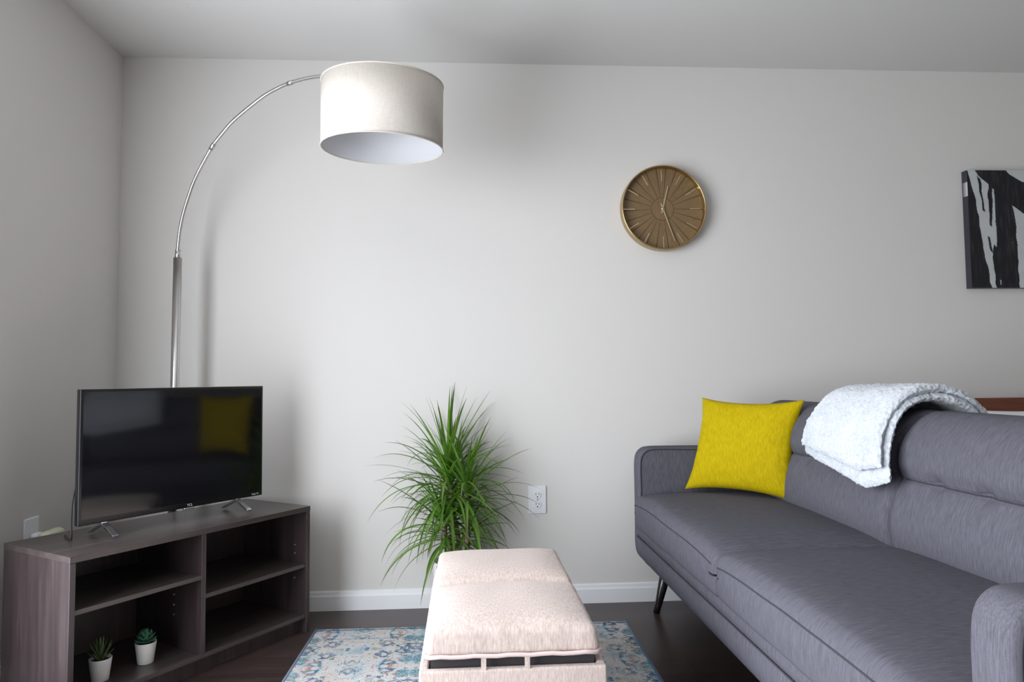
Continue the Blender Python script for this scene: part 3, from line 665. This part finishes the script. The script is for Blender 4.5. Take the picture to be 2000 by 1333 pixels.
feet = [(-.02, .02), (.03, .0), (-.03, -.03), (.03, .03), (.0, .01)]
for (hp, cnt, l0, l1, sd, em, spd), ft_ in zip(heads, feet):
    MB().tube(smoothpts([(ft_[0], ft_[1], .215), (ft_[0] * 1.3, ft_[1], .32), (hp[0], hp[1], hp[2] - .08), hp], 5), [.011] * 15 + [.006], 12).build('stem', BARK, pt)
    crown(hp, (0, 0, 1), cnt, l0, l1, sd, elmax=em, spread=spd)

# ------------------------------------------------------------------ sofa (origin at the middle of its footprint)
SX, SY = 1.08, -1.19
sofa = empty('sofa', (SX, SY, 0), 'charcoal grey tweed sofa with tufted back and tapered dark legs, right of the ottoman', 'sofa')
def L(x, y=0, z=0): return (x - SX, y - SY, z)
YF, YN = -.130, -2.250           # far and near outer faces
# base with rolled underside
prof = [(1.46, .40), (1.1, .40), (.80, .40), (.72, .397), (.702, .385), (.694, .365), (.694, .350), (.698, .338), (.694, .325), (.692, .295), (.700, .262), (.722, .232), (.762, .211), (.82, .203), (.92, .203), (1.30, .203), (1.40, .204), (1.455, .22), (1.475, .28), (1.475, .38)]
prof = [(x - SX, z) for x, z in smoothpts([Vector((a, c_)) for a, c_ in prof], 3, closed=True)]
MB().slab(prof[::-1], YN - SY + .080, YF - SY - .080, .004).build('base_rail', SOFA, sofa)
MB().tube([L(.6925, YF - .09, .337), L(.6925, YN + .10, .337)], .0022, 8).build('rail_seam', PIPE, sofa)
# arms: slabs with rounded outline
def armprof(z0=.203):
    c_ = [(.80, z0), (.745, .215), (.712, .245), (.702, .29), (.702, .36), (.703, .45), (.703, .55), (.703, .62), (.709, .665), (.728, .690), (.76, .700), (.85, .701), (1.05, .699), (1.25, .692), (1.36, .68), (1.40, .60), (1.42, .45), (1.42, .30), (1.40, .22), (1.30, z0)]
    return [(p.x, p.y) for p in smoothpts([Vector(p) for p in c_], 4, closed=True)]
AO = [(x - SX, z) for x, z in armprof()]
for y0, y1 in ((YF - .088, YF), (YN, YN + .088)):
    am = MB().slab(AO[::-1], y0 - SY, y1 - SY, .016).build('arm', SOFA_ARM, sofa)
    ctr = Vector((1.06 - SX, .45))
    for y in (y0, y1):
        s = 1 if y == y1 else -1; pts = []
        for x, z in AO[10:64]:
            v = Vector((x, z)); v += (ctr - v).normalized() * .013; pts.append((v.x, y - SY + s * .0002, v.y))
        MB().tube(pts, .0026, 8).build('arm_piping', PIPE, am)
# seat cushions
SW = (YF - .088 - (YN + .088)) / 2; ZB_, ZT = .372, .512; HX = .290; XC = .682 + HX
for k, yc in enumerate((YF - .088 - SW / 2, YN + .088 + SW / 2)):
    def fn(q, k=k):
        x, y, z = q; u, v = x / HX, y / (SW / 2); top = max(0, min(1, (z + .07) / .14))
        if z > 0:
            z += .020 * max(0, 1 - v ** 4) * (1 - .6 * max(0, u) ** 2) + .004 * noise.noise((x * 3, y * 3, k * 5)) - .018 * max(0, -u) ** 6 - .004 * abs(v) ** 14
        if x < 0:
            x -= .012 * max(0, 1 - v ** 6) * math.sin(math.pi * min(1, max(0, (z + .075) / .15)))
            x += .0025 * noise.noise((y * 7, z * 5, 2 + k))
        return (x, y, z)
    sc = MB().rbox(L(XC, yc, (ZB_ + ZT) / 2), (HX, SW / 2 + .002, (ZT - ZB_) / 2), .026, (26, 44, 8), fn).build('seat_cushion', SOFA, sofa)
    b = MB(); pts = []
    for i in range(41):
        v = -1 + 2 * i / 40; y = v * (SW / 2 - .024)
        q = fn(Vector((-HX + .0015, y, .040))); pts.append((q[0] + XC - SX - .0012, y + yc - SY, q[2] - .022 * .0 + (ZB_ + ZT) / 2 - .0))
    b.tube(pts, .0023, 8); b.build('seat_piping', PIPE, sc)
# back cushions
BP = [(1.23, .42), (1.205, .46), (1.182, .52), (1.178, .58), (1.190, .64), (1.212, .688), (1.218, .704), (1.214, .716), (1.205, .745), (1.214, .79), (1.242, .838), (1.285, .875), (1.335, .892), (1.390, .886), (1.432, .855), (1.452, .80), (1.46, .70), (1.462, .55), (1.462, .42)]
BPs = smoothpts([Vector(p) for p in BP], 5); CREASE = 6 * 5
def backsec(y0, y1, seed):
    n = 72; vs = []; m = len(BPs); tufts = [y1 - .175 * k for k in range(1, 6)] if seed == 1 else [y0 + .175 * k for k in range(1, 6)]
    for j in range(n + 1):
        t_ = j / n; y = y0 + (y1 - y0) * t_; dist = min(y - y0, y1 - y); ed = max(0, 1 - dist / .035); ins = .028 * (1 - math.sqrt(max(0, 1 - ed * ed)))
        for i, p in enumerate(BPs):
            tan = (BPs[min(i + 1, m - 1)] - BPs[max(i - 1, 0)]).normalized(); nrm = Vector((-tan.y, tan.x))
            if nrm.x > 0 and i < 40: nrm = -nrm if nrm.x > 0 and i < 25 else nrm
            nrm = Vector((-tan.y, tan.x))
            off = -ins; dc = (p - BPs[CREASE]).length * (1 if i > CREASE else -1)
            if i < 60:
                for ty in tufts:
                    dy = y - ty; off -= .013 * math.exp(-(dy / .020) ** 2 - (dc / .022) ** 2) + (.0045 * math.exp(-(dy / .007) ** 2 - ((dc + .03) / .035) ** 2))
                off -= .004 * math.exp(-(dc / .006) ** 2)
                off += .004 * noise.noise((y * 4 + seed * 7, i * .06, seed)) + .0012 * noise.noise((y * 30, i * .25, seed))
            if i > 50: off *= max(.5, 1)
            q = p + nrm * off; vs.append((q.x - SX, y - SY, q.y))
    fs = [(j * m + i, j * m + i + 1, (j + 1) * m + i + 1, (j + 1) * m + i) for j in range(n) for i in range(m - 1)]
    fs += [tuple(range(m)), tuple(n * m + i for i in range(m))[::-1], tuple(j * m for j in range(n + 1))[::-1] + tuple(j * m + m - 1 for j in range(n, -1, -1))[::-1][::-1]]
    b = MB(); b.add(vs, fs[:-1], True); b.sm[-1] = b.sm[-2] = False
    o = b.build('back_cushion', SOFA, sofa)
    pts = []
    for j in range(3, n - 2):
        p = Vector(vs[j * m + CREASE]); pts.append(p + Vector((-.001, 0, .0005)))
    MB().tube(pts, .0022, 6).build('tuft_seam', PIPE, o)
YI0, YI1 = YN + .030, YF - .030
backsec(YI0, -1.19, 1); backsec(-1.19, YI1, 2)
MB().rbox(L(1.475, -1.19, .52), (.025, (YF - YN) / 2 - .02, .32), .018, (2, 8, 4)).build('back_panel', SOFA, sofa)
for x, y, dx, dy in ((.783, -.163, .045, -.035), (.783, YN + .07, .045, .035), (1.40, -.163, -.045, -.035), (1.40, YN + .07, -.045, .035)):
    MB().tube([L(x, y, 0), L(x + dx * .15, y + dy * .15, .03), L(x + dx, y + dy, .215)], [.0135, .0145, .026], 20).build('leg', LEGW, sofa)

# ------------------------------------------------------------------ yellow pillow
PB = [Vector((.888, -.262, .533)), Vector((1.205, -.560, .528)), Vector((1.262, -.560, .905)), Vector((.980, -.235, .908))]
yp = empty('throw_pillow', (1.07, -.39, .53), 'mustard yellow linen throw pillow leaning in the far corner of the sofa', 'pillow')
def pillow_mesh(C4, th, nrm, root, m, name, n=30, sag=.03):
    o = Vector(root.location); b = MB(); vs = []
    for side in (1, -1):
        for j in range(n + 1):
            for i in range(n + 1):
                u, v = i / n, j / n; U_, V_ = 2 * u - 1, 2 * v - 1
                uu = u + sag * (-U_) * (1 - abs(V_) ** 2.2) * abs(U_) ** 3 ; vv = v + sag * (-V_) * (1 - abs(U_) ** 2.2) * abs(V_) ** 3
                p = C4[0].lerp(C4[1], uu).lerp(C4[3].lerp(C4[2], uu), vv)
                k = max(0, (1 - abs(U_) ** 2.4) * (1 - abs(V_) ** 2.4)) ** .55
                wr = .0035 * noise.noise((U_ * 3.2, V_ * 3.2, side * 2.0)) + .002 * noise.noise((U_ * 9, V_ * 9, side))
                p = p + nrm * side * (th * k + wr * min(1, k * 4) + .0012); vs.append(p - o)
    N = (n + 1) ** 2; f = [(j * (n + 1) + i, j * (n + 1) + i + 1, (j + 1) * (n + 1) + i + 1, (j + 1) * (n + 1) + i) for j in range(n) for i in range(n)]
    fs = f + [tuple(N + q for q in g)[::-1] for g in f]
    rim = [i for i in range(n + 1)] + [j * (n + 1) + n for j in range(1, n + 1)] + [n * (n + 1) + i for i in range(n - 1, -1, -1)] + [j * (n + 1) for j in range(n - 1, 0, -1)]
    fs += [(rim[k], N + rim[k], N + rim[(k + 1) % len(rim)], rim[(k + 1) % len(rim)]) for k in range(len(rim))]
    b.add(vs, fs, True); return b.build(name, m, root)
nv = (PB[1] - PB[0]).cross(PB[3] - PB[0]).normalized()
pillow_mesh(PB, .060, nv, yp, YEL, 'cover', n=36, sag=.055)

# ------------------------------------------------------------------ fleece throw draped over the sofa back
th_ = empty('fleece_throw', (1.33, -.94, .9), 'folded fluffy pale grey-white fleece throw draped over the sofa back', 'blanket')
TO = Vector(th_.location)
def throw_layer(y0, y1, s0, s1, lift, thick, seed, name, hemskew=0.0, puff=.03):
    # path over the back: front hang (low s) -> crest -> rear hang
    path = smoothpts([Vector((x, z)) for x, z in ((1.150, .60), (1.158, .66), (1.164, .72), (1.178, .79), (1.212, .852), (1.262, .898), (1.335, .915), (1.405, .906), (1.462, .872), (1.502, .80), (1.508, .68), (1.508, .56))], 8)
    cum = [0]
    for a, c_ in zip(path, path[1:]): cum.append(cum[-1] + (c_ - a).length)
    tot = cum[-1]
    def at_(s):
        s = max(0, min(tot, s)); i = 0
        while i < len(cum) - 2 and cum[i + 1] < s: i += 1
        f = (s - cum[i]) / max(1e-9, cum[i + 1] - cum[i]); p = path[i].lerp(path[i + 1], f)
        a, c_ = path[max(0, i - 1)], path[min(len(path) - 1, i + 2)]; t_ = (c_ - a).normalized(); return p, Vector((-t_.y, t_.x))
    NS_, NT = 100, 80; vs = []
    for side in (1, 0):
        for j in range(NT + 1):
            v = j / NT
            for i in range(NS_ + 1):
                u = i / NS_; s = s0 + hemskew * min(1 - v, .35 + 1.8 * v) * (1 - u) * 1.25 + (s1 - s0) * u; p, nn = at_(s * tot)
                eu = min(u, 1 - u) * (s1 - s0) * tot; ev = min(v, 1 - v) * abs(y1 - y0); ed = min(1, min(eu, ev) / .022); round_ = math.sqrt(max(0, 1 - (1 - ed) ** 2))
                crest = math.exp(-((u - .52) / .30) ** 2)
                lf = lift + thick * (.5 + (side - .5) * round_) + puff * crest * (.55 + .45 * math.sin(math.pi * min(1, v * 1.15)))
                wv = .006 * noise.noise((u * 4, v * 5, seed)) + .003 * noise.noise((u * 14, v * 14, seed))
                if side: wv += .0028 * noise.noise((u * 60, v * 60, seed)) + .0018 * noise.noise((u * 130, v * 130, seed + 3))
                q = p + nn * (lf + wv); y = y0 + (y1 - y0) * v + .010 * noise.noise((u * 3, seed, v)) + .004 * noise.noise((u * 25, seed, v * 2)) 
                y -= .085 * (1 - v) * max(0, 1 - u / .45)
                vs.append(Vector((q.x, y, q.y)) - TO)
    W_ = NS_ + 1; N = W_ * (NT + 1); f = [(j * W_ + i, j * W_ + i + 1, (j + 1) * W_ + i + 1, (j + 1) * W_ + i) for j in range(NT) for i in range(NS_)]
    fs = f + [tuple(N + q for q in g)[::-1] for g in f]
    rim = [i for i in range(W_)] + [j * W_ + NS_ for j in range(1, NT + 1)] + [NT * W_ + i for i in range(NS_ - 1, -1, -1)] + [j * W_ for j in range(NT - 1, 0, -1)]
    fs += [(rim[k], N + rim[k], N + rim[(k + 1) % len(rim)], rim[(k + 1) % len(rim)]) for k in range(len(rim))]
    o = MB().add(vs, fs, True).build(name, FLEECE, th_)
    md = o.modifiers.new('smooth', 'SUBSURF'); md.levels = 1; md.render_levels = 1
    tx = bpy.data.textures.new('fleece_pile', 'CLOUDS'); tx.noise_scale = .009; tx.noise_depth = 3
    md = o.modifiers.new('pile', 'DISPLACE'); md.texture = tx; md.strength = .010; md.mid_level = .5; md.texture_coords = 'LOCAL'
    return o
throw_layer(-1.190, -.775, .150, .90, .000, .024, 1.7, 'under_fold', -.075, .008)
throw_layer(-1.180, -.795, .180, .93, .024, .026, 5.1, 'top_fold', -.05, .004)

# ------------------------------------------------------------------ bed behind the sofa
bd = empty('bed', (2.78, -1.05, 0), 'low bed with cherry wood headboard and white bedding, behind the sofa', 'bed')
MB().rbox((0, 1.015, .50), (.79, .018, .385), .006, (4, 1, 4)).build('headboard', CHERRY, bd)
b = MB(); b.box(-.77, .77, -1.0, 1.0, .12, .30); b.build('bed_frame', CHERRY, bd, bevel=.004)
for x in (-.72, .72):
    for y in (-.94, .94): MB().box(x - .03, x + .03, y - .03, y + .03, 0, .12).build('leg', CHERRY, bd)
MB().rbox((0, 0, .44), (.76, .985, .14), .05, (6, 8, 2)).build('mattress', BEDDING, bd)
MB().rbox((0, -.16, .585), (.80, .80, .035), .03, (20, 20, 2), lambda q: (q.x, q.y, q.z + .012 * noise.noise((q.x * 4, q.y * 4, 0)))).build('duvet', BEDDING, bd)
for k, x in enumerate((2.53, 3.18)):
    pw = empty('bed_pillow', (x, -.16, .58), ('white bed pillow against the headboard, nearer the sofa', 'white bed pillow against the headboard, farther from the sofa')[k], 'pillow', group='bed pillows')
    C4 = [Vector((x - .29, -.31, .585)), Vector((x + .31, -.31, .585)), Vector((x + .31, -.18, .835)), Vector((x - .29, -.18, .835))]
    pillow_mesh(C4, .065, (C4[1] - C4[0]).cross(C4[3] - C4[0]).normalized(), pw, BEDDING, 'pillowcase', 20, .03)
